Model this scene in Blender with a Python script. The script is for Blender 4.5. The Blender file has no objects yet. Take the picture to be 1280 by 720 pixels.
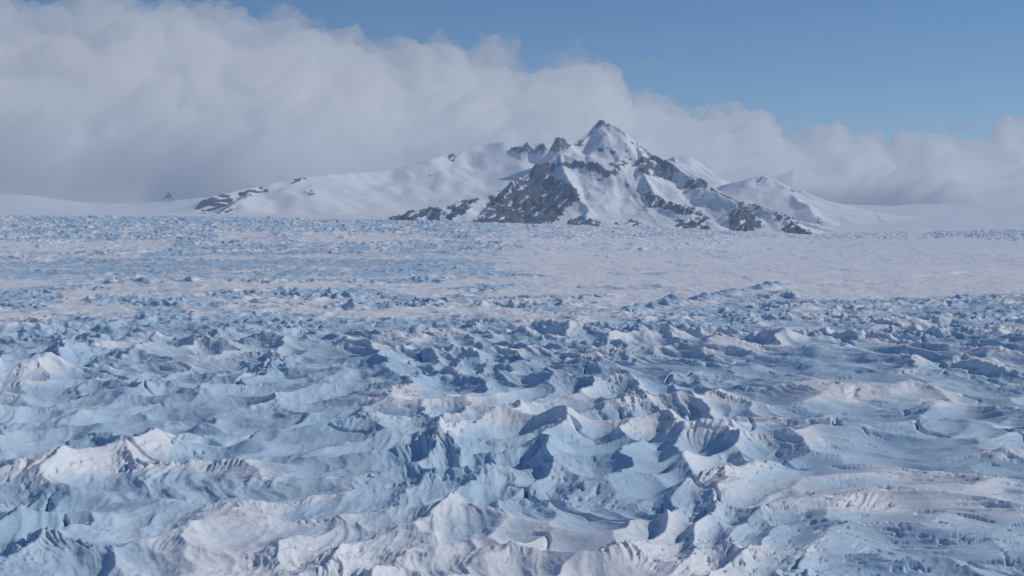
import bpy, math, time
import numpy as np

T0 = time.time()
SC = bpy.context.scene
COL = SC.collection
F32 = np.float32

# ------------------------------------------------------------------ camera geometry
CAM_H = 60.0
FPX = 1758.0                      # focal length in pixels of the 1280-wide photograph
PITCH = math.atan2(105.0, FPX)
CP, SP = math.cos(PITCH), math.sin(PITCH)
SUN_AZ = math.radians(80)         # clockwise from the viewing direction (+Y)
SUN_EL = math.radians(35)


def project(x, y, z):
    dz = z - CAM_H
    dep = np.maximum(y * CP - dz * SP, 1.0)
    return 640.0 + FPX * x / dep, 360.0 - FPX * (y * SP + dz * CP) / dep


def unproject(u, v, dist):
    dx = (u - 640.0)
    dy = FPX * CP + (360.0 - v) * SP
    dz = -FPX * SP + (360.0 - v) * CP
    k = dist / dy
    return dx * k, dist, CAM_H + dz * k


# ------------------------------------------------------------------ noise
def _h(ix, iy, seed):
    with np.errstate(over='ignore'):
        n = (ix.astype(np.uint32) * np.uint32(374761393) + iy.astype(np.uint32) * np.uint32(668265263)
             + np.uint32(seed * 2246822519 % 4294967296))
        n = (n ^ (n >> np.uint32(13))) * np.uint32(1274126177)
        n = n ^ (n >> np.uint32(16))
        n = n * np.uint32(2654435761)
        return n ^ (n >> np.uint32(15))


_ANG = np.arange(256) / 256.0 * 2 * np.pi
_GX, _GY = np.cos(_ANG).astype(F32), np.sin(_ANG).astype(F32)


def perlin(x, y, seed=0):
    fx, fy = np.floor(x), np.floor(y)
    ix, iy = fx.astype(np.int64), fy.astype(np.int64)
    tx, ty = (x - fx).astype(F32), (y - fy).astype(F32)
    ux = tx * tx * tx * (tx * (tx * 6 - 15) + 10)
    uy = ty * ty * ty * (ty * (ty * 6 - 15) + 10)

    def g(ox, oy):
        k = (_h(ix + ox, iy + oy, seed) & np.uint32(255)).astype(np.int32)
        return _GX[k] * (tx - ox) + _GY[k] * (ty - oy)
    a, b, c, d = g(0, 0), g(1, 0), g(0, 1), g(1, 1)
    ab = a + ux * (b - a)
    return (ab + uy * (c + ux * (d - c) - ab)) * F32(1.5)


def fbm(x, y, octv=4, seed=0, gain=0.5, lac=2.03):
    s, a = 0.0, 1.0
    for i in range(octv):
        s = s + a * perlin(x, y, seed + i * 7)
        x, y, a = x * lac + 3.7, y * lac - 1.9, a * gain
    return s


def ridged(x, y, octv=4, seed=0, gain=0.5, lac=2.07):
    """sharp crests near 1, rounded troughs"""
    s, a, w, n = 0.0, 1.0, 1.0, 0.0
    for i in range(octv):
        r = 1.0 - np.abs(perlin(x, y, seed + i * 7))
        r = r * r
        s = s + a * w * r
        w = np.clip(r * 1.6, 0, 1)
        n += a
        x, y, a = x * lac + 1.3, y * lac + 5.1, a * gain
    return s / n


def worley(x, y, seed=0, jit=0.9):
    """distance to the nearest and second nearest of one jittered point a cell, and a random number for the nearest"""
    fx, fy = np.floor(x), np.floor(y)
    ix, iy = fx.astype(np.int64), fy.astype(np.int64)
    tx, ty = (x - fx).astype(F32), (y - fy).astype(F32)
    f1 = np.full(x.shape, 9.0, F32)
    f2 = np.full(x.shape, 9.0, F32)
    idr = np.zeros(x.shape, F32)
    for ox in (-1, 0, 1):
        for oy in (-1, 0, 1):
            h = _h(ix + ox, iy + oy, seed)
            jx = ((h & np.uint32(1023)).astype(F32) / 1023 - .5) * jit + .5 + ox
            jy = (((h >> np.uint32(10)) & np.uint32(1023)).astype(F32) / 1023 - .5) * jit + .5 + oy
            d = np.sqrt((tx - jx) ** 2 + (ty - jy) ** 2)
            near = d < f1
            f2 = np.where(near, f1, np.minimum(f2, d))
            idr = np.where(near, ((h >> np.uint32(20)) & np.uint32(1023)).astype(F32) / 1023, idr)
            f1 = np.where(near, d, f1)
    return f1, f2, idr


def worley_seeds(X, Y, seeds, cell, kmax=6):
    """distance to the nearest and second nearest of a list of points"""
    sx, sy = seeds[:, 0], seeds[:, 1]
    x0, y0 = X.min() - 2 * cell, Y.min() - 2 * cell
    nx, ny = int((X.max() - x0) / cell) + 3, int((Y.max() - y0) / cell) + 3
    tab = np.full((nx, ny, kmax, 2), 1e6, F32)
    cnt = np.zeros((nx, ny), int)
    for px, py in seeds:
        i, j = int((px - x0) / cell), int((py - y0) / cell)
        if 0 <= i < nx and 0 <= j < ny and cnt[i, j] < kmax:
            tab[i, j, cnt[i, j]] = px, py
            cnt[i, j] += 1
    I, J = ((X - x0) / cell).astype(int), ((Y - y0) / cell).astype(int)
    f1 = np.full(X.shape, 1e6, F32)
    f2 = np.full(X.shape, 1e6, F32)
    vx = np.zeros(X.shape, F32)
    vy = np.ones(X.shape, F32)
    for di in (-1, 0, 1):
        for dj in (-1, 0, 1):
            ii, jj = np.clip(I + di, 0, nx - 1), np.clip(J + dj, 0, ny - 1)
            for k in range(int(cnt.max())):
                p = tab[ii, jj, k]
                d = np.hypot(X - p[:, 0], Y - p[:, 1]).astype(F32)
                f2 = np.minimum(f2, np.maximum(d, f1))
                near = d < f1
                vx = np.where(near, X - p[:, 0], vx)
                vy = np.where(near, Y - p[:, 1], vy)
                f1 = np.minimum(f1, d)
    return f1, f2, vx, vy


def sstep(a, b, x):
    t = np.clip((x - a) / (b - a), 0, 1)
    return t * t * (3 - 2 * t)


def interp(x, pts):
    p = np.array(pts, float)
    return np.interp(x, p[:, 0], p[:, 1])


def poly_dist(px, py, poly):
    """signed distance to a closed polygon, positive inside"""
    p = np.array(poly, float)
    q = np.roll(p, -1, 0)
    best = np.full(px.shape, 1e9)
    inside = np.zeros(px.shape, bool)
    for (ax, ay), (bx, by) in zip(p, q):
        ex, ey = bx - ax, by - ay
        t = np.clip(((px - ax) * ex + (py - ay) * ey) / (ex * ex + ey * ey + 1e-9), 0, 1)
        best = np.minimum(best, (px - ax - t * ex) ** 2 + (py - ay - t * ey) ** 2)
        if ay != by:
            c = ((ay > py) != (by > py)) & (px < (bx - ax) * (py - ay) / (by - ay) + ax)
            inside ^= c
    return np.where(inside, 1, -1) * np.sqrt(best)


# ------------------------------------------------------------------ mesh helpers
def tag(o, label, cat, kind=None, group=None):
    o['label'] = label
    if cat:
        o['category'] = cat
    if kind:
        o['kind'] = kind
    if group:
        o['group'] = group
    return o


def mesh_object(name, co, quads, mat, attrs=None, parent=None, smooth=True, tris=None):
    me = bpy.data.meshes.new(name)
    nq = 0 if quads is None else len(quads)
    nt = 0 if tris is None else len(tris)
    me.vertices.add(len(co))
    me.vertices.foreach_set('co', np.ascontiguousarray(co, dtype=F32).ravel())
    idx = []
    if nq:
        idx.append(np.asarray(quads, np.int32).ravel())
    if nt:
        idx.append(np.asarray(tris, np.int32).ravel())
    idx = np.concatenate(idx)
    me.loops.add(len(idx))
    me.loops.foreach_set('vertex_index', idx)
    me.polygons.add(nq + nt)
    me.polygons.foreach_set('loop_start', np.concatenate([np.arange(nq) * 4, nq * 4 + np.arange(nt) * 3]).astype(np.int32))
    me.update(calc_edges=True)
    if smooth:
        me.polygons.foreach_set('use_smooth', np.ones(nq + nt, bool))
    for k, a in (attrs or {}).items():
        at = me.attributes.new(k, 'FLOAT', 'POINT')
        at.data.foreach_set('value', np.ascontiguousarray(a, dtype=F32).ravel())
    me.materials.append(mat)
    me.validate()
    o = bpy.data.objects.new(name, me)
    COL.objects.link(o)
    if parent:
        o.parent = parent
    return o


def grid_quads(nr, nc, wrap=False):
    i = np.arange(nr * nc).reshape(nr, nc)
    if wrap:
        j = np.roll(i, -1, 1)
        return np.stack([i[:-1], j[:-1], j[1:], i[1:]], -1).reshape(-1, 4)
    return np.stack([i[:-1, :-1], i[:-1, 1:], i[1:, 1:], i[1:, :-1]], -1).reshape(-1, 4)


# ------------------------------------------------------------------ materials
class NT:
    def __init__(self, name):
        self.m = bpy.data.materials.new(name)
        self.m.use_nodes = True
        self.t = self.m.node_tree
        self.t.nodes.clear()
        self.out = self.n('ShaderNodeOutputMaterial')

    def n(self, typ, **kw):
        nd = self.t.nodes.new(typ)
        for k, v in kw.items():
            if k.startswith('i_'):
                nd.inputs[k[2:].replace('_', ' ')].default_value = v
            else:
                setattr(nd, k, v)
        return nd

    def l(self, a, b):
        self.t.links.new(a, b)

    def attr(self, name):
        return self.n('ShaderNodeAttribute', attribute_name=name).outputs['Fac']

    def math(self, op, a, b=None, clamp=False):
        nd = self.n('ShaderNodeMath', operation=op, use_clamp=clamp)
        for k, v in enumerate((a, b)):
            if v is None:
                continue
            if isinstance(v, (int, float)):
                nd.inputs[k].default_value = v
            else:
                self.l(v, nd.inputs[k])
        return nd.outputs[0]

    def noise(self, scale, detail=6, rough=.6, sx=(1, 1, 1)):
        g = self.n('ShaderNodeNewGeometry')
        mp = self.n('ShaderNodeMapping')
        mp.inputs['Scale'].default_value = sx
        self.l(g.outputs['Position'], mp.inputs['Vector'])
        nz = self.n('ShaderNodeTexNoise')
        nz.inputs['Scale'].default_value = scale
        nz.inputs['Detail'].default_value = detail
        nz.inputs['Roughness'].default_value = rough
        self.l(mp.outputs[0], nz.inputs['Vector'])
        return nz.outputs['Fac']

    def ramp(self, f, a, b):
        mr = self.n('ShaderNodeMapRange')
        mr.interpolation_type = 'SMOOTHSTEP'
        mr.inputs[1].default_value = a
        mr.inputs[2].default_value = b
        self.l(f, mr.inputs[0])
        return mr.outputs[0]

    def mix(self, f, a, b):
        mx = self.n('ShaderNodeMix', data_type='RGBA')
        if isinstance(f, (int, float)):
            mx.inputs[0].default_value = f
        else:
            self.l(f, mx.inputs[0])
        for k, v in ((6, a), (7, b)):
            if isinstance(v, tuple):
                mx.inputs[k].default_value = (*v, 1)
            else:
                self.l(v, mx.inputs[k])
        return mx.outputs[2]

    def surf(self, col, rough=.7, bump=None, strength=.5, dist=1.0, spec=.3, sss=0):
        p = self.n('ShaderNodeBsdfPrincipled')
        self.l(col, p.inputs['Base Color'])
        if isinstance(rough, (int, float)):
            p.inputs['Roughness'].default_value = rough
        else:
            self.l(rough, p.inputs['Roughness'])
        p.inputs['Specular IOR Level'].default_value = spec
        if sss:
            p.inputs['Subsurface Weight'].default_value = sss
            p.inputs['Subsurface Radius'].default_value = (.35, .75, 1.0)
            p.inputs['Subsurface Scale'].default_value = 1.2
        if bump is not None:
            b = self.n('ShaderNodeBump')
            b.inputs['Strength'].default_value = strength
            b.inputs['Distance'].default_value = dist
            self.l(bump, b.inputs['Height'])
            self.l(b.outputs[0], p.inputs['Normal'])
        self.l(p.outputs[0], self.out.inputs['Surface'])
        return self.m


def glacier_material():
    t = NT('glacier_ice')
    ice = t.attr('ice')
    flecks = t.attr('flecks')
    n1 = t.noise(.05, 6, .6)
    n2 = t.noise(.6, 6, .65)
    snow = t.mix(n1, (.84, .85, .87), (.89, .90, .915))
    blue = t.mix(t.ramp(n1, .35, .65), (.45, .61, .76), (.58, .72, .84))
    f = t.math('ADD', ice, t.math('MULTIPLY', t.math('SUBTRACT', n2, .5), .5))
    c = t.mix(t.ramp(f, .25, .75), snow, blue)
    d = t.math('MULTIPLY', t.ramp(n2, .56, .70), flecks)
    c = t.mix(d, c, (.30, .27, .25))
    b = t.math('ADD', t.math('MULTIPLY', n2, .6), t.math('MULTIPLY', t.noise(2.2, 4, .6), .25))
    rough = t.math('SUBTRACT', .75, t.math('MULTIPLY', ice, .3))
    return t.surf(c, rough, b, .35, .6, .25)


def mountain_material():
    t = NT('snow_and_rock')
    rock = t.attr('rock')
    n1 = t.noise(.02, 8, .65)
    n2 = t.noise(.06, 6, .7)
    snow = t.mix(n1, (.85, .86, .87), (.90, .90, .91))
    rk = t.mix(n1, (.048, .064, .096), (.115, .135, .175))
    f = t.math('ADD', rock, t.math('MULTIPLY', t.math('SUBTRACT', n2, .5), .6))
    c = t.mix(t.ramp(f, .38, .60), snow, rk)
    return t.surf(c, .85, n2, .35, 6.0, .15)


MAT_ICE = glacier_material()
MAT_MTN = mountain_material()

# ------------------------------------------------------------------ glacier
FAR_Z = [(-400, 30), (0, 20), (300, 10), (640, -11), (1010, -46), (1150, -36), (1280, -28), (1700, -20)]
RIM_Z = [(-400, 140), (-60, 122), (40, 112), (120, 62), (170, 58), (250, 98), (500, 70), (900, 50), (1110, 46), (1200, 66), (1290, 74), (1700, 95)]


def base_height(x, y, r):
    uaz = 640 + FPX * np.clip(x / np.maximum(y, .35 * r + 1), -1.2, 1.2)
    zf = interp(uaz, FAR_Z)
    rim = interp(uaz, RIM_Z)
    b = zf * sstep(900, 4800, r)
    b = b + (rim - zf) * sstep(5000, 10300, r)
    b = b + 5.0 * fbm(x / 420, y / 420, 2, 5) * sstep(300, 1200, r)
    return b


# apex pixel, half width in pixels, height in metres, stretch towards the viewer
PEAKS = [
    (85, 533, 105, 11, 1.6), (2, 520, 70, 9, 1.5), (30, 600, 95, 9, 1.5), (238, 612, 150, 12, 1.3), (105, 497, 55, 6, 1.4),
    (376, 488, 62, 9, 1.6), (300, 553, 75, 6, 1.3), (312, 532, 45, 5, 1.4), (258, 513, 48, 5, 1.4), (478, 437, 60, 9, 1.6),
    (572, 446, 85, 9, 1.6), (552, 502, 105, 13, 1.9), (636, 482, 70, 11, 1.6), (566, 592, 105, 7, 1.8), (738, 430, 75, 9, 1.7),
    (792, 502, 75, 8, 1.6), (858, 540, 75, 9, 1.8), (836, 608, 90, 7, 1.5), (700, 452, 60, 6, 1.4), (1055, 482, 60, 5, 1.3),
    (985, 505, 80, 5, 1.2), (1062, 590, 120, 6, 1.2), (1010, 655, 120, 6, 1.2), (884, 400, 62, 8, 1.5), (1042, 448, 90, 8, 1.6),
    (1215, 446, 70, 7, 1.4), (1258, 540, 75, 6, 1.3), (1150, 572, 85, 4, 1.2), (132, 417, 55, 7, 1.4), (8, 470, 60, 8, 1.5),
    (470, 685, 75, 5, 1.3), (352, 650, 70, 5, 1.3), (180, 690, 100, 6, 1.3), (22, 690, 90, 7, 1.3), (855, 672, 120, 5, 1.2),
    (640, 650, 100, 5, 1.4), (440, 575, 70, 4, 1.3), (30, 366, 38, 6, 1.3), (292, 366, 32, 6, 1.4), (410, 362, 50, 7, 1.2),
    (150, 372, 30, 4, 1.2), (550, 368, 30, 4, 1.2), (965, 420, 60, 6, 1.4), (1130, 415, 55, 6, 1.4), (340, 395, 45, 4, 1.4),
    (700, 410, 50, 5, 1.5), (820, 420, 50, 6, 1.5), (1190, 490, 90, 5, 1.2), (920, 470, 70, 6, 1.5), (225, 440, 45, 6, 1.4),
    (410, 455, 45, 6, 1.5), (640, 425, 50, 6, 1.5),
]


# hummocky patches of bare ice that break through the snowfield: pixel centre, half width, half height
PATCHES = [(28, 370, 62, 8), (150, 374, 42, 5), (292, 370, 40, 8), (415, 369, 75, 8), (552, 374, 55, 5), (100, 361, 40, 3), (225, 380, 60, 4), (480, 384, 90, 5),
           (665, 381, 60, 5), (5, 386, 70, 6), (350, 351, 70, 3), (600, 362, 50, 3), (700, 372, 50, 3), (180, 352, 60, 3), (480, 352, 60, 2.5), (640, 345, 50, 2)]


def build_glacier():
    # one polar sheet: fine where the photograph looks, coarse behind
    dense = np.radians(np.arange(-28, 28.0001, .044))
    step, a, side = .06, 28.0, []
    while a < 176:
        step = min(step * 1.12, 6)
        a += step
        side.append(a)
    side = np.radians(np.array([s for s in side if s < 177]))
    ang = np.concatenate([-side[::-1], dense, side])
    rr = [20.0]
    while rr[-1] < 10600:
        r = rr[-1]
        k = np.interp(r, [20, 150, 180, 450, 900, 2000, 5000, 5600, 10000], [.05, .012, .0017, .0015, .0019, .0034, .0055, .012, .02])
        rr.append(r * (1 + k))
    rr = np.array(rr)
    R, A = np.meshgrid(rr, ang, indexing='ij')
    x, y = (R * np.sin(A)).ravel(), (R * np.cos(A)).ravel()
    r = R.ravel()
    print('glacier', R.shape, round(time.time() - T0, 1))
    b = base_height(x, y, r)
    u, v = project(x, np.maximum(y, 1.0), b)
    v = np.where(y < 60, 900, v)

    # ---- how broken the ice is, zone by zone
    wob = fbm(x / 160, y / 160, 3, 11)
    wobf = fbm(x / 45, y / 45, 2, 19)
    edge = interp(u, [(-300, 392), (0, 391), (180, 388), (300, 381), (420, 390), (600, 392), (700, 392), (790, 390), (850, 380),
                      (905, 371), (950, 364), (985, 360), (1000, 371), (1060, 372), (1130, 372), (1200, 366), (1280, 362), (1600, 355)])
    vv = v + 4.0 * wob + 2.0 * wobf
    soft = 1 - sstep(760, 1000, u)
    near = sstep(-5 - 15 * soft, 9 + 18 * soft, vv - edge + 9 * soft * fbm(x / 24, y / 60, 3, 23))
    left = 1 - sstep(560, 700, u + 60 * wob)
    band1 = sstep(321, 325, vv) * (1 - sstep(343, 350, vv)) * left
    band2 = sstep(266, 274, v) * (1 - sstep(319, 323, vv)) * (1 - sstep(600, 720, u))
    snowpatch = sstep(.05, .35, fbm(x / 330 + 3, y / 520, 3, 31)) * sstep(288, 296, v) * band2
    bigs = ((sstep(-60, 40, u) * (1 - sstep(195, 235, u)) * sstep(300, 304, vv) * (1 - sstep(312, 318, vv)))
            + sstep(265, 285, u) * (1 - sstep(325, 345, u)) * sstep(288, 292, vv) * (1 - sstep(303, 308, vv))
            + sstep(370, 395, u) * (1 - sstep(510, 540, u)) * sstep(290, 293, vv) * (1 - sstep(302, 306, vv)))
    snowpatch = np.clip(snowpatch * .4 + bigs, 0, 1)
    fadefar = 1 - sstep(4900, 5250, r + 120 * wob)
    far_c = (1 - sstep(292, 300, vv - 3)) * sstep(560, 680, u) * (1 - sstep(1120, 1180, u)) * .7
    far_r = sstep(1120, 1180, u) * sstep(282, 286, v) * (1 - sstep(297, 301, vv)) * .9
    mid = sstep(-.12, .35, fbm(x / 90 + 9, y / 150, 3, 41)) * (1 - sstep(600, 740, u)) * sstep(318, 330, v) * .6
    mid2 = .05 + .6 * sstep(.30, .5, fbm(x / 50, y / 120, 3, 47)) * (1 - sstep(700, 1280, u) * .7)
    patch = np.zeros_like(x)
    for (cu, cv_, ru, rv) in PATCHES:
        e2 = 1.25 - np.hypot((u - cu) / ru, (v - cv_) / rv) + .55 * wobf + .25 * wob
        patch = np.maximum(patch, sstep(0, .45, e2))
    # crevassed step across the snowfield
    eu = interp(v, [(356, 992), (362, 950), (371, 900), (380, 850), (391, 790), (396, 760)]) + 14 * wobf
    on = sstep(355, 358, v) * (1 - sstep(391, 397, v))
    step_h = np.exp(-((u - eu) / 22.0) ** 2) * on
    comb = ridged(x / 13 + y / 30 + .3 * wobf, y / 50, 4, 211)
    rough = np.maximum.reduce([near, patch * .9, step_h * .6, band1 * .75, band2 * .85 * (1 - .85 * snowpatch), far_c, far_r, mid, mid2]) * fadefar
    rough = np.clip(rough, 0, 1)
    ampl = interp(r, [(0, .82), (330, .82), (700, .72), (1000, .56), (1300, .55), (2500, 1.1), (4000, 1.5), (6000, 1.5)])
    ampl = ampl * (1 + .35 * patch * (1 - near))
    # ---- frozen waves: bowls that meet in sharp crests, stretched across the flow on the right
    def warp(x, y, u, v):
        rt = sstep(760, 1050, u) * sstep(430, 520, v)
        wx = 11 * perlin(x / 60, y / 60, 101) + 5.5 * perlin(x / 23, y / 23, 103) + 1.5 * perlin(x / 9, y / 9, 104)
        wy = 11 * perlin(x / 60, y / 60, 107) + 5.5 * perlin(x / 23, y / 23, 109) + 1.5 * perlin(x / 9, y / 9, 110)
        return wx, wy, rt
    wx, wy, rightness = warp(x, y, u, v)
    sx = 1 - .42 * rightness
    sy = .62 + .38 * rightness
    flow = 55 * perlin(x / 190, y / 320, 401)                # crests bend with the flow of the ice
    X, Y = (x + wx - 110 + flow) * sx, (y + wy - 330) * sy + 330
    rng = np.random.default_rng(12)
    G = 17.0
    gx, gy = np.meshgrid(np.arange(-1700, 1700, G), np.arange(60, 1900, G))
    seeds = np.stack([gx.ravel(), gy.ravel()], 1) + rng.uniform(-.46, .46, (gx.size, 2)) * G
    front = (y > 80) & (np.abs(x) < 1500) & (y < 1850)
    pkw = np.zeros_like(x)
    pks = np.ones_like(x)
    for i, (pu, pv, rp, hh, st) in enumerate(PEAKS):
        hh *= .88
        dist = (CAM_H - hh) * FPX / (pv - 255.0)
        for _ in range(3):
            cx, cy, _z = unproject(pu, pv, dist)
            bz = float(base_height(np.array([cx]), np.array([cy]), np.array([math.hypot(cx, cy)]))[0])
            ux, uy, uz = unproject(pu, pv, 1.0)
            dist = (bz + hh - CAM_H) / (uz - CAM_H)
        cx, cy, _z = unproject(pu, pv, dist)
        c1, c2, c3 = warp(np.array([cx]), np.array([cy]), np.array([float(pu)]), np.array([float(pv)]))
        s_ = float(1 - .42 * c3[0])
        t_ = float(.62 + .38 * c3[0])
        fl_ = 55 * float(perlin(np.array([cx / 190]), np.array([cy / 320]), 401)[0])
        qx, qy = (cx + c1[0] - 110 + fl_) * s_, (cy + c2[0] - 330) * t_ + 330
        rad = np.clip(rp * dist / FPX * .75, 6, 21)
        d = np.hypot(seeds[:, 0] - qx, (seeds[:, 1] - qy))
        seeds = seeds[d > rad * 1.02]
        n = 3 + (i * 7) % 3
        th = rng.uniform(0, 6.28) + np.arange(n) * 6.283 / n + rng.uniform(-.35, .35, n)
        ring = np.stack([qx + rad * np.cos(th), qy + rad * np.sin(th)], 1)
        seeds = np.concatenate([seeds, ring])
        dd = np.hypot((x - cx) * s_, (y - cy) * t_) / rad
        g = np.exp(-(dd / .95) ** 2)
        pkw = np.maximum(pkw, np.exp(-(dd / .8) ** 2))
        want = hh / (8.6 * np.clip(rad / 13.0, 0, 1.5) ** 1.4)
        pks = pks * (1 - g) + want * g
    f1 = np.full(x.shape, 12.0, F32)
    f2 = np.full(x.shape, 14.0, F32)
    vx, vy = np.zeros(x.shape, F32), np.ones(x.shape, F32)
    f1[front], f2[front], vx[front], vy[front] = worley_seeds(X[front], Y[front], seeds, G)
    g1, g2, _i = worley(X / 31, Y / 35, 1)
    back = sstep(1500, 1750, r) + (1 - sstep(70, 110, y)) + sstep(1200, 1400, np.abs(x))
    back = np.clip(back, 0, 1)
    f1 = np.minimum(f1, 34) * (1 - back) + back * g1 * 31
    f2 = np.minimum(f2, 60) * (1 - back) + back * g2 * 31
    bowl = np.clip(f1 / 13.0, 0, 1.5) ** 1.4
    lowm = np.clip(.8 + .6 * perlin(x / 110, y / 110, 121), .25, 1.4)
    lowm = lowm * (1 - pkw) + pks * pkw
    hi = np.clip(bowl, 0, 1.2)
    fine = (1 - sstep(394, 446, vv + 5 * wob)) * sstep(500, 700, r)
    busy = np.clip(.5 + 1.0 * perlin(x / 47, y / 47, 131) + .3 * (hi - .5), .06, 1.25)
    h = (8.6 * bowl * lowm - 3.4) * (1 - .62 * fine * (1 - pkw))
    # connected smaller crests that thread between the big ones
    qx, qy = x + .6 * wx, y + .6 * wy
    r2 = ridged(qx * sx / 17 + 3, qy / 13, 4, 271, .55)
    nf = sstep(380, 700, r)
    h = h + (1.3 + 4.7 * nf) * (r2 - .42) * np.clip(busy + .5 * fine, 0, 1.3)
    r3 = ridged((qx + .5 * qy) * sx / 6.5, (qy - .4 * qx) / 4.6, 3, 281, .55)
    h = h + (.25 + 1.0 * nf) * (r3 - .42) * np.clip(.8 * busy * (.3 + hi), 0, 1.2) * (1 - sstep(1100, 2000, r))
    h = h * (1 - .28 * rightness)
    # ---- fluting: ribs that run from each crest down into its hollow
    th = np.arctan2(vy, vx)
    n_r = 2.0 + 1.6 * sstep(-.3, .3, perlin(x / 70, y / 70, 165))
    ribs = ridged((th + .4 * perlin(x / 13, y / 13, 149)) * n_r * 2.4 + 6 * perlin(x / 38, y / 38, 141), f1 / 24 + .2 * perlin(x / 6, y / 6, 143), 3, 145)
    amt = np.clip(.2 + 1.3 * perlin(x / 30, y / 30, 163), .0, 1.1) * (1 - .45 * rightness)
    h = h + 2.3 * (ribs - .45) * amt * sstep(3, 15, f1) * (1 - back)
    # long narrow fins that run on from crest to crest along the flow
    fx, fy = x + flow + .55 * wx, y + .55 * wy
    fin = ridged((fx + .25 * y) / 8.0, fy / 34, 4, 147, .55) * (1 - rightness) + ridged(fx / 34, fy / 9.5, 4, 148, .55) * rightness
    h = h + (2.4 - .3 * rightness) * (fin - .42) * np.clip(.45 + .8 * perlin(x / 48 + 7, y / 60, 167), .05, 1.15) * (1 - .6 * sstep(900, 1500, r))
    # layers: thin steps that follow the slopes round
    lay = (h + 1.2 * perlin(x / 14, y / 14, 301) + .05 * x + .03 * y) / (1.5 + .5 * perlin(x / 90, y / 90, 303))
    saw = lay - np.floor(lay)
    saw = np.where(saw < .8, saw / .8, (1 - saw) / .2)
    h = h + .28 * saw * np.clip(.15 + 1.3 * perlin(x / 33, y / 33, 305), 0, 1) * sstep(.15, .6, hi + .3 * r2) * (1 - sstep(700, 1200, r))
    # small broken crust on the crests, smooth snow in the scoops
    rag = np.clip(.15 + .9 * perlin(x / 23, y / 23, 183) + .5 * (hi - .4), 0, 1)
    h = h + .45 * (ridged(X / 2.6, Y / 3.6, 3, 181) - .5) * rag * (1 - sstep(600, 1400, r))
    pit = sstep(.34, .5, fbm(X / 3.4, Y / 1.9, 3, 191)) * np.clip(rag + .5 * rightness * sstep(560, 640, v), 0, 1)
    h = h - .9 * pit * (1 - sstep(420, 800, r))
    # narrow crevasses
    ck = np.abs(perlin(qx / 44 + 20, qy / 60, 291) + .15 * perlin(x / 9, y / 9, 293))
    h = h - 4.0 * np.exp(-(ck / .016) ** 2) * sstep(.0, .3, perlin(x / 80, y / 80, 295)) * (1 - sstep(700, 1100, r))
    h = h * rough * ampl
    h = h + step_h * (2.0 + 4.0 * (comb - .5) + 4.0 * perlin(x / 34, y / 60, 213))
    # thin dark crack lines wandering over the snowfield
    cv = interp(u, [(700, 396), (985, 357), (1080, 349), (1150, 346), (1280, 335), (1500, 322)]) + 1.2 * wobf
    h = h - 1.6 * np.exp(-((v - cv) / .7) ** 2) * sstep(990, 1040, u) * sstep(.0, .25, perlin(x / 40, y / 90, 221) + .2)
    # ripples of wind-packed snow
    drift = 1 - rough
    h = h + drift * (.8 * fbm(x / 30, y / 55, 4, 231) + .5 * ridged(x / 9, y / 16, 2, 233)) * (1 - sstep(4500, 6500, r))
    z = b + h
    # distant icecap rolls
    z = z + sstep(5200, 7000, r) * 10 * fbm(x / 900, y / 700, 4, 241)
    # blue ice is bare where the ice is broken and hollow, wind-packed snow covers the rest; far bands are tinted for shade too
    zone = np.clip(.25 + .9 * perlin(x / 75 + 3, y / 90, 251) + .35 * perlin(x / 300, y / 300, 253), 0, 1)
    ice = rough * np.clip(1.05 - .75 * bowl - .3 * pkw - .25 * (r2 - .4) + .9 * zone - .06, 0, 1)
    far_shade_blue = np.maximum.reduce([band1, band2 * (1 - snowpatch), far_c, far_r]) * (.58 + .6 * fbm(x / 70, y / 110, 3, 257))  # far bands: mostly the shade of their rough relief, put into the ice colour
    ice = np.clip(np.maximum(ice, far_shade_blue * fadefar), 0, 1)
    ice = np.maximum(ice, .8 * step_h)
    ice = np.maximum(ice, .75 * patch * (.5 + zone))
    ice = ice * (1 - .55 * sstep(560, 700, v) * (1 - zone))
    ice = np.maximum(ice, .36 * near)
    flecks = np.clip(rough * (.2 + .8 * bowl + .8 * pkw - .9 * ice), 0, 1) * .3 + .25 * sstep(.3, .6, fbm(x / 60, y / 130, 3, 261)) * (1 - rough)  # grey-brown flecks, stronger on crests, scattered over the snowfield
    # crests lean over a little towards the lee, so the scoops below them are steep
    lean = .28 * np.clip(h, -3, 14) * rough
    x, y = x - lean * .55, y - lean * .85
    co = np.stack([x, y, z], 1)
    o = mesh_object('glacier', co, grid_quads(*R.shape), MAT_ICE, {'ice': ice, 'flecks': flecks})
    tag(o, 'broken blue and white glacier ice with sharp hummocks and a smooth snowfield', 'glacier', 'structure')
    return o


# ------------------------------------------------------------------ mountains
def seg_height(X, Y, pts, base, steep=1.0, reach=80.0):
    """height of a ridge line's flanks: concave slopes that fall away from it"""
    H = np.full(X.shape, -1e9)
    P = [unproject(*p) for p in pts]
    for (ax, ay, az), (bx, by, bz) in zip(P[:-1], P[1:]):
        ex, ey = bx - ax, by - ay
        t = np.clip(((X - ax) * ex + (Y - ay) * ey) / (ex * ex + ey * ey), 0, 1)
        d = np.hypot(X - ax - t * ex, Y - ay - t * ey)
        zr = az + t * (bz - az)
        L = (np.maximum(zr - base, 5) / steep + reach)
        H = np.maximum(H, base + (zr - base) * (np.exp(-d / L) - .1) / .9)
    return H


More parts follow.
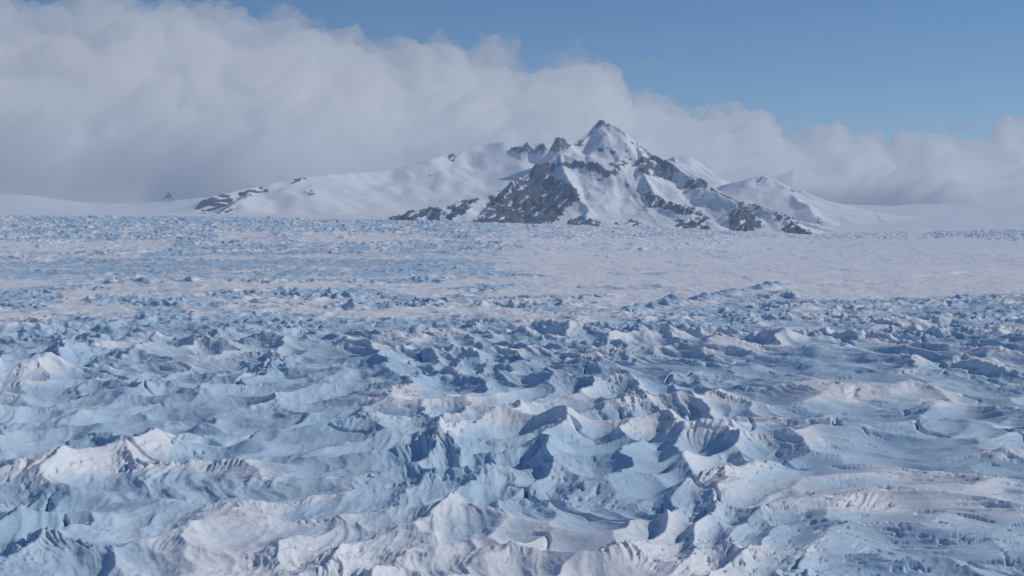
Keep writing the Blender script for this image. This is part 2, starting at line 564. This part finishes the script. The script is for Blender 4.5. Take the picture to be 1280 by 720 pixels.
def build_mountain(name, label, x0, x1, y0, y1, step, ridges, base_fn, rocks, seed, rough=1.0, steep=1.0, outcrop=.25, cat='mountain', reach=80.0):
    xs = np.arange(x0, x1 + step, step)
    ys = np.arange(y0, y1 + step * 1.2, step * 1.2)
    Y, X = np.meshgrid(ys, xs, indexing='ij')
    base = base_fn(X, Y)
    wx = 60 * perlin(X / 260, Y / 260, seed) + 22 * perlin(X / 90, Y / 90, seed + 1)
    wy = 60 * perlin(X / 260, Y / 260, seed + 2) + 22 * perlin(X / 90, Y / 90, seed + 3)
    H = np.full(X.shape, -1e9)
    for pts in ridges:
        keep = .35
        h = seg_height(X + keep * wx, Y + wy, pts, base, steep, reach)
        H = np.maximum(H, h) + 0 * h
    rel = np.maximum(H - base, 0)
    k = np.clip(rel / 120, 0, 1)
    gul = ridged((X + .4 * wx) / 120, (Y + wy) / 170, 5, seed + 10)
    H = H + rough * k * (14 * (gul - .55) + 4 * fbm(X / 60, Y / 60, 3, seed + 20))
    u, v = project(X, Y, H)
    # rock: the faces one sees in the photograph, and steep ground
    wu = u + 5.5 * fbm(X / 60, (Y + H * 1.7) / 60, 4, seed + 30, .6)
    wv = v + 3.5 * fbm(X / 50 + 7, (Y + H * 1.7) / 50, 4, seed + 40, .6)
    rock = np.zeros(X.shape)
    pid = np.full(X.shape, -1)
    for i, (poly, soft) in enumerate(rocks):
        s = poly_dist(wu, wv, poly)
        a = sstep(-2.2, 2.2, s) * soft
        pid = np.where(a > np.maximum(rock, .45), i, pid)
        rock = np.maximum(rock, a)
    # bare rock stands rough and stepped, with snow lying in its couloirs
    coul = ridged((X * .8 - Y * .6 + .3 * wx) / 34, (X * .6 + Y * .8) / 120, 3, seed + 50)
    H = H + sstep(.3, .9, rock) * rough * (26 * (coul - .55) + 12 * (ridged(X / 30, Y / 30, 3, seed + 53) - .5) + 3 * fbm(X / 10, Y / 10, 3, seed + 55))
    rock = rock * (1 - .8 * sstep(.0, .16, .47 - coul + .07 * fbm(X / 40, Y / 40, 3, seed + 57)))
    gy, gx = np.gradient(H, ys, xs)
    slope = np.hypot(gx, gy)
    if name == 'mountain':
        rock = rock * (.25 + .75 * sstep(.12, .42, slope + .2 * fbm(X / 35, Y / 35, 3, seed + 59)))
    nz = fbm(X / 110, (Y + H) / 110, 5, seed + 60, .62)
    rock = np.maximum(rock, outcrop * 2 * sstep(.95, 1.5, slope + .5 * nz) * k)
    co = np.stack([X, Y, H], -1).reshape(-1, 3)
    q = grid_quads(*X.shape)
    hq = rel.ravel()[q].max(1)
    q = q[hq > 1.0]
    fp = np.round(np.median(pid.ravel()[q], axis=1)).astype(int)
    fp = np.where((pid.ravel()[q] == fp[:, None]).sum(1) >= 3, fp, -1)
    # smooth normals are kept across the cut between snow and rock
    nrm = np.stack([-gx, -gy, np.ones_like(gx)], -1).reshape(-1, 3)
    root = None

    def sub(nm, faces, parent):
        used, inv = np.unique(faces, return_inverse=True)
        o = mesh_object(nm, co[used], inv.reshape(-1, 4), MAT_MTN, {'rock': rock.ravel()[used]}, parent)
        return o
    root = sub(name, q[fp < 0] if (fp < 0).any() else q, None)
    tag(root, label, cat, 'structure' if cat == 'mountain' else None)
    for i in range(len(rocks)):
        f = q[fp == i]
        if len(f) > 25 and (fp < 0).any():
            sub('rock_face' if len(f) > 1200 else 'rock_outcrop', f, root)
    return root


def gbase(X, Y):
    return base_height(X, Y, np.hypot(X, Y)) - 30


def build_mountains():
    main_r = [
        [(755, 148, 5900), (747, 154, 5895), (735, 165, 5850), (715, 181, 5760), (700, 191, 5700), (672, 208, 5600), (640, 230, 5450), (600, 247, 5320),
         (560, 258, 5230), (520, 264, 5180), (485, 275, 5120)],
        [(755, 148, 5900), (764, 151, 5900), (784, 165, 5880), (800, 178, 5870), (815, 190, 5850), (840, 200, 5800), (880, 226, 5700), (920, 249, 5600), (960, 262, 5500), (1010, 280, 5350), (1045, 289, 5250)],
        [(700, 191, 5700), (700, 205, 5600), (718, 236, 5400), (738, 262, 5220), (728, 277, 5100)],
        [(700, 192, 5700), (735, 203, 5640), (770, 203, 5650), (800, 196, 5800)],
        [(800, 178, 5870), (806, 212, 5600), (818, 245, 5370), (850, 262, 5220), (880, 272, 5120), (890, 285, 5040)],
        [(840, 200, 5800), (870, 228, 5560), (922, 256, 5280), (935, 285, 5040)],
        [(920, 249, 5600), (972, 266, 5260), (1000, 282, 5080), (1012, 291, 5000)],
        [(640, 230, 5450), (628, 250, 5300), (600, 268, 5150), (585, 277, 5090)],
        [(600, 247, 5320), (580, 262, 5200), (562, 275, 5110)],
    ]
    rocks = [
        ([(640, 238), (655, 222), (690, 222), (706, 226), (722, 238), (726, 246), (708, 262), (690, 282), (586, 283), (604, 270), (626, 252)], 1),
        ([(648, 214), (672, 204), (690, 203), (692, 214), (672, 222), (652, 222)], .95),
        ([(468, 279), (500, 268), (520, 262), (545, 257), (550, 264), (546, 280)], .95),
        ([(552, 264), (580, 252), (598, 244), (592, 256), (578, 268), (562, 280), (556, 272)], .9),
        ([(606, 262), (622, 240), (642, 224), (652, 220), (640, 236), (624, 252), (604, 272)], .85),
        ([(698, 201), (722, 203), (746, 203), (738, 210), (722, 211)], .9),
        ([(762, 204), (785, 201), (790, 206), (765, 208)], .65),
        ([(788, 206), (800, 196), (830, 199), (846, 214), (836, 226), (806, 217)], .72),
        ([(850, 233), (862, 226), (876, 220), (892, 233), (870, 238)], .85),
        ([(800, 246), (820, 243), (846, 257), (872, 262), (892, 276), (850, 266), (815, 259)], .85),
        ([(844, 273), (868, 270), (886, 274), (888, 289), (850, 288)], 1),
        ([(911, 268), (925, 254), (946, 272), (955, 281), (940, 293), (914, 293)], 1),
        ([(966, 264), (986, 272), (1002, 285), (1020, 297), (982, 296), (976, 280)], 1),
        ([(698, 282), (728, 272), (748, 275), (748, 286), (698, 286)], .95),
        ([(754, 282), (775, 275), (775, 284)], .85),
        ([(784, 276), (797, 275), (796, 285), (784, 284)], .9),
        ([(918, 246), (950, 257), (962, 264), (936, 258)], .8),
        ([(744, 152), (755, 147), (766, 151), (772, 157), (752, 160)], .5),
    ]
    build_mountain('mountain', 'tall snowy mountain with pointed summit and dark blue rock faces along its foot', -700, 1500, 4850, 6600, 5.0, main_r, gbase, rocks, 300,
                   rough=1.0, steep=1.15, outcrop=.3)

    left_r = [
        [(660, 178, 7400), (640, 176, 7350), (600, 180, 7300), (570, 189, 7200), (540, 198, 7100), (500, 208, 6950), (470, 213, 6850), (430, 217, 6700), (380, 220, 6500), (350, 226, 6400), (320, 233, 6300),
         (290, 240, 6200), (262, 246, 6100), (247, 256, 6000)],
        [(660, 178, 7400), (760, 185, 7500), (860, 205, 7550), (960, 235, 7600)],
        [(320, 233, 6300), (300, 252, 6000), (275, 268, 5800)],
    ]
    lrocks = [
        ([(244, 268), (246, 258), (256, 247), (276, 240), (290, 242), (292, 256), (270, 267)], 1),
        ([(296, 241), (330, 233), (336, 239), (318, 246), (298, 250)], .95),
        ([(262, 272), (285, 262), (300, 256), (292, 268), (286, 275)], .8),
        ([(352, 230), (372, 222), (386, 221), (366, 231)], .7),
        ([(378, 236), (390, 234), (396, 244), (386, 246)], .7),
        ([(553, 194), (574, 188), (580, 198), (566, 204)], .6),
        ([(576, 217), (592, 216), (590, 225), (580, 224)], .65),
        ([(535, 216), (546, 217), (544, 222), (536, 221)], .65),
    ]
    build_mountain('mountain', 'broad rounded snow mountain on the left with dark rock at its low end', -1750, 1000, 5550, 8000, 8.0, left_r, gbase, lrocks, 400,
                   rough=.13, steep=.75, outcrop=.16)

    right_r = [
        [(880, 240, 6900), (925, 226, 6900), (940, 221, 6900), (955, 219, 6900), (968, 223, 6880), (985, 231, 6850), (1005, 237, 6800), (1025, 247, 6750), (1050, 259, 6700), (1085, 272, 6600), (1115, 284, 6500)],
        [(985, 238, 6800), (1008, 258, 6400), (1026, 274, 6050)],
        [(1050, 259, 6700), (1085, 268, 6500), (1105, 282, 6300)],
    ]
    rrocks = [
        ([(930, 226), (955, 219), (968, 224), (950, 228)], .6),
        ([(985, 236), (1000, 232), (1010, 240), (995, 242)], .55),
        ([(1018, 272), (1026, 272), (1034, 284), (1024, 282)], .85),
        ([(1086, 266), (1092, 266), (1110, 281), (1102, 280)], .85),
    ]
    build_mountain('mountain', 'lower white hill sloping down behind the right side of the tall mountain', 850, 2100, 5700, 7600, 7.0, right_r, gbase, rrocks, 500,
                   rough=.3, steep=.6, outcrop=.22)

    back_r = [[(800, 215, 8300), (822, 203, 8300), (842, 195, 8300), (860, 195, 8300), (874, 201, 8300), (886, 212, 8250), (898, 228, 8200), (912, 250, 8100)],
              [(842, 195, 8300), (852, 220, 8000), (862, 250, 7700)]]
    build_mountain('mountain', 'pale hazy snow shoulder half lost in cloud behind the tall mountain', 500, 1600, 7650, 9000, 10.0, back_r, gbase, [], 600,
                   rough=.3, steep=1.1, outcrop=.1)

    for i, (pts, lab, sd) in enumerate([
        ([(682, 198, 7050), (688, 183, 7060), (693, 173, 7050), (698, 171, 7045), (704, 172, 7050), (709, 177, 7060), (716, 183, 7050), (724, 198, 7050)],
         'steep grey rock pinnacle standing close beside the pointed summit', 700),
        ([(640, 183, 7250), (654, 181, 7240), (659, 176, 7250), (662, 178, 7250), (670, 186, 7250), (676, 180, 7250), (681, 178, 7245), (686, 194, 7250)],
         'small forked rock tooth at the end of the rounded snow ridge', 720)]):
        xa, _, _ = unproject(pts[0][0] - 6, 200, pts[0][2])
        xb, _, _ = unproject(pts[-1][0] + 6, 200, pts[0][2])
        zb = unproject(700, 215, 7100)[2]
        o = build_mountain('rock_pinnacle', lab, xa - 40, xb + 40, pts[0][2] - 150, pts[0][2] + 150, 3.0, [pts], lambda X, Y: np.full(X.shape, zb), [], sd, rough=1.0,
                           steep=3.4, outcrop=.29, cat='rock', reach=30.0)
    # lone rock on the far icecap
    nun = [[(203, 249, 8600), (206, 243, 8600), (209, 240, 8600), (213, 243, 8600), (216, 249, 8600)]]
    build_mountain('lone_rock', 'lone dark rock standing on the far icecap at the left', -2250, -2000, 8500, 8700, 3.0, nun,
                   lambda X, Y: np.full(X.shape, unproject(200, 250, 8600)[2]), [([(190, 230), (225, 230), (225, 260), (190, 260)], .55)], 740, rough=.3, steep=3, outcrop=.0, cat='rock', reach=5.0)


# ------------------------------------------------------------------ clouds
def cloud_material(name, density, col=(1, 1, 1)):
    t = NT(name)
    p = t.n('ShaderNodeVolumePrincipled')
    p.inputs['Color'].default_value = (*col, 1)
    p.inputs['Density'].default_value = density
    p.inputs['Anisotropy'].default_value = .25
    t.l(p.outputs[0], t.out.inputs['Volume'])
    return t.m


CLOUD_TOP = [(-400, -90), (-150, -40), (-20, -6), (5, 12), (30, 0), (90, -4), (200, 2), (262, 6), (300, 12), (365, 14), (400, 28), (430, 40), (470, 42), (520, 52), (546, 38), (580, 44), (620, 50),
             (650, 62), (700, 70), (722, 58), (758, 66), (772, 80), (762, 100), (775, 112), (822, 124), (870, 130), (920, 142), (960, 160), (988, 172), (1005, 156), (1030, 160),
             (1060, 176), (1110, 176), (1150, 162), (1182, 166), (1205, 180), (1232, 184), (1256, 150), (1282, 144), (1350, 130), (1500, 100), (1700, 60)]


def build_cloud(name, label, dist, u0, u1, v0, v1, du, field, depth, mat, seed, slant=0.0, lean=0.0, **kw):
    us = np.arange(u0, u1 + du, du)
    vs = np.arange(v0, v1 + du, du)
    V, U = np.meshgrid(vs, us, indexing='ij')
    th = field(U, V)                         # thickness in metres; at most zero outside the cloud
    if slant:
        dist = dist / (1 - math.tan(slant) * (U - 640) / FPX)      # the bank runs away to the right
    else:
        dist = np.full(U.shape, float(dist))
    dist = dist * (1 + lean * (285 - V) / 300)                     # and its face leans back like a hillside
    X, Yd, Z = unproject(U, V, dist)
    tilt = math.radians(45) if lean else 0.0
    sn, cs, up = math.sin(slant) * math.cos(tilt), math.cos(slant) * math.cos(tilt), math.sin(tilt)
    S, Z0, Z = U * 7.7, Z, -V * 7.7
    live = th > 0
    t = np.maximum(th, 0)
    bil = 1 - np.abs(perlin(S / 420, Z / 330, seed)) * 1.3
    bil = bil + .5 * (1 - np.abs(perlin(S / 190 + 4, Z / 150, seed + 1)) * 1.3) + .2 * (1 - np.abs(perlin(S / 85, Z / 70 + 3, seed + 2)) * 1.3) + .15 * perlin(S / 40, Z / 36, seed + 3)
    bil2 = fbm(S / 500 + 9, Z / 400, 4, seed + 9)
    Z = Z0
    front = t * (.32 + .095 * (bil - .7))
    front = np.clip(front, .06 * t, None)
    back = np.clip(t * (.45 + .3 * bil2), .05 * t, None)
    nr, nc = U.shape
    idx = np.arange(nr * nc).reshape(nr, nc)
    fr = np.stack([X + sn * front, dist - cs * front, Z + up * front], -1).reshape(-1, 3)
    bk = np.stack([X - sn * back, dist + cs * back, Z - up * back], -1).reshape(-1, 3)
    bidx = np.where(live, idx + nr * nc, idx)         # rims are shared, so the shell is closed
    # a live vertex on the border of the sheet closes onto the middle plane
    q = grid_quads(nr, nc)
    anyl = live.ravel()[q].any(1)
    q = q[anyl]
    qb = bidx.ravel()[q][:, ::-1]
    co = np.concatenate([fr, bk])
    faces = np.concatenate([q[:, ::-1], qb[:, ::-1]])
    used, inv = np.unique(faces, return_inverse=True)
    o = mesh_object(name, co[used], inv.reshape(-1, 4), mat)
    tag(o, label, 'cloud', **kw)
    return o


def border(U, V, u0, u1, v0, v1, du):
    m = np.ones(U.shape)
    m[0, :] = m[-1, :] = 0
    m[:, 0] = m[:, -1] = 0
    return m


def build_clouds():
    mat = cloud_material('cloud_vapour', .0029)
    thin = cloud_material('thin_cloud_vapour', .0012)

    def bank(U, V):
        n = fbm(U / 75, V / 52, 6, 801, .62)
        nb = fbm(U / 170 + 3, V / 120, 3, 811)
        top = interp(U + 8 * perlin(U / 26, V / 22, 821), CLOUD_TOP)
        d = V - top + 17 * n + 2
        low = sstep(238, 252, V + 4 * nb) * (1 - sstep(190, 250, U))
        gap = np.exp(-(((U - 1132) / 24) ** 2 + ((V - 232) / 18) ** 2)) + .6 * np.exp(-(((U - 1225) / 22) ** 2 + ((V - 238) / 10) ** 2))
        t = 2300 * (1 - np.exp(-np.maximum(d, 0) / 95)) * np.clip(1 + .36 * nb + .36 * n, .15, 2.2) * (1 + .7 * sstep(700, 1000, U))
        t = t * (1 - .75 * np.clip(low, 0, 1)) * (1 - .96 * np.clip(1.3 * gap, 0, 1))
        t = np.where(d < 0, -1, np.maximum(t, 12))
        m = border(U, V, 0, 0, 0, 0, 0)
        return np.where(m > 0, t, -1)
    build_cloud('cloud_bank', 'long bank of soft grey white cloud resting behind the snowy mountains', 20900, -330, 1400, -110, 285, 2.2, bank, 1500, mat, 830, slant=math.radians(55), lean=.17, kind='stuff')

    def wisp(cu, cv, ru, rv, seed):
        def f(U, V):
            n = fbm(U / 22, V / 11, 5, seed, .62)
            d = 1 - ((U - cu) / ru) ** 2 - ((V - cv) / rv) ** 2 + .95 * n
            t = 330 * d
            m = border(U, V, 0, 0, 0, 0, 0)
            return np.where((d > 0) & (m > 0), t + 4, -1)
        return f
    for (cu, cv, ru, rv, sd, lab) in [(812, 82, 20, 9, 851, 'faint wisp of cloud alone in the blue sky above the bank'),
                                      (1205, 158, 18, 7, 861, 'small torn shred of cloud low in the blue at the right')]:
        build_cloud('cloud_wisp', lab, 13200, cu - 2.5 * ru, cu + 2.5 * ru, cv - 3 * rv, cv + 3 * rv, 1.0, wisp(cu, cv, ru, rv, sd), 300, thin, sd, kind='stuff')


# ------------------------------------------------------------------ air
def build_haze():
    x0, x1, y0, y1, z0, z1 = -11200, 11200, -11200, 10700, -330, 450
    co = np.array([(x, y, z) for z in (z0, z1) for y in (y0, y1) for x in (x0, x1)])
    q = [(0, 2, 3, 1), (4, 5, 7, 6), (0, 1, 5, 4), (2, 6, 7, 3), (0, 4, 6, 2), (1, 3, 7, 5)]
    t = NT('haze_air')
    p = t.n('ShaderNodeVolumePrincipled')
    p.inputs['Color'].default_value = (.64, .80, 1.0, 1)
    p.inputs['Density'].default_value = HAZE
    p.inputs['Anisotropy'].default_value = .0
    t.l(p.outputs[0], t.out.inputs['Volume'])
    o = mesh_object('haze', co, np.array(q), t.m, smooth=False)
    tag(o, 'thin bluish haze in the air over the whole icefield', 'haze', 'stuff')


# ------------------------------------------------------------------ light and camera
HAZE = 5e-5


def build_light():
    w = bpy.data.worlds.new('World')
    SC.world = w
    w.use_nodes = True
    nt = w.node_tree
    nt.nodes.clear()
    out = nt.nodes.new('ShaderNodeOutputWorld')
    bg = nt.nodes.new('ShaderNodeBackground')
    sky = nt.nodes.new('ShaderNodeTexSky')
    sky.sky_type = 'NISHITA'
    sky.sun_disc = False
    sky.sun_elevation = SUN_EL
    sky.sun_rotation = SUN_AZ
    sky.altitude = 2000
    sky.air_density = 1.0
    sky.dust_density = 0.0
    sky.ozone_density = 8.0
    bg.inputs['Strength'].default_value = .088
    nt.links.new(sky.outputs[0], bg.inputs['Color'])
    nt.links.new(bg.outputs[0], out.inputs['Surface'])
    s = bpy.data.lights.new('sun', 'SUN')
    s.energy = 2.6
    s.angle = math.radians(.5)
    s.color = (1, .965, .895)
    o = bpy.data.objects.new('sun', s)
    COL.objects.link(o)
    # a sun lamp shines along its -Z
    from mathutils import Vector
    d = Vector((math.sin(SUN_AZ) * math.cos(SUN_EL), math.cos(SUN_AZ) * math.cos(SUN_EL), math.sin(SUN_EL)))
    o.rotation_euler = d.to_track_quat('Z', 'Y').to_euler()
    o.location = (0, 0, 800)


def build_camera():
    c = bpy.data.cameras.new('camera')
    c.sensor_width = 36
    c.lens = 36 * FPX / 1280
    c.clip_start = 1
    c.clip_end = 200000
    o = bpy.data.objects.new('camera', c)
    o.location = (0, 0, CAM_H)
    o.rotation_euler = (math.pi / 2 - PITCH, 0, 0)
    COL.objects.link(o)
    SC.camera = o


build_camera()
build_light()
build_glacier()
print('t', round(time.time() - T0, 1))
build_mountains()
print('t', round(time.time() - T0, 1))
build_clouds()
build_haze()
print('t', round(time.time() - T0, 1))

vs = SC.view_settings
vs.view_transform = 'Standard'
vs.look = 'None'
vs.gamma = 1
vs.use_curve_mapping = False
vs.exposure = -0.25
SC.cycles.volume_bounces = 24
SC.cycles.max_bounces = 28
SC.cycles.diffuse_bounces = 8
SC.cycles.transparent_max_bounces = 64
SC.cycles.use_denoising = True
SC.cycles.caustics_reflective = False
SC.cycles.caustics_refractive = False
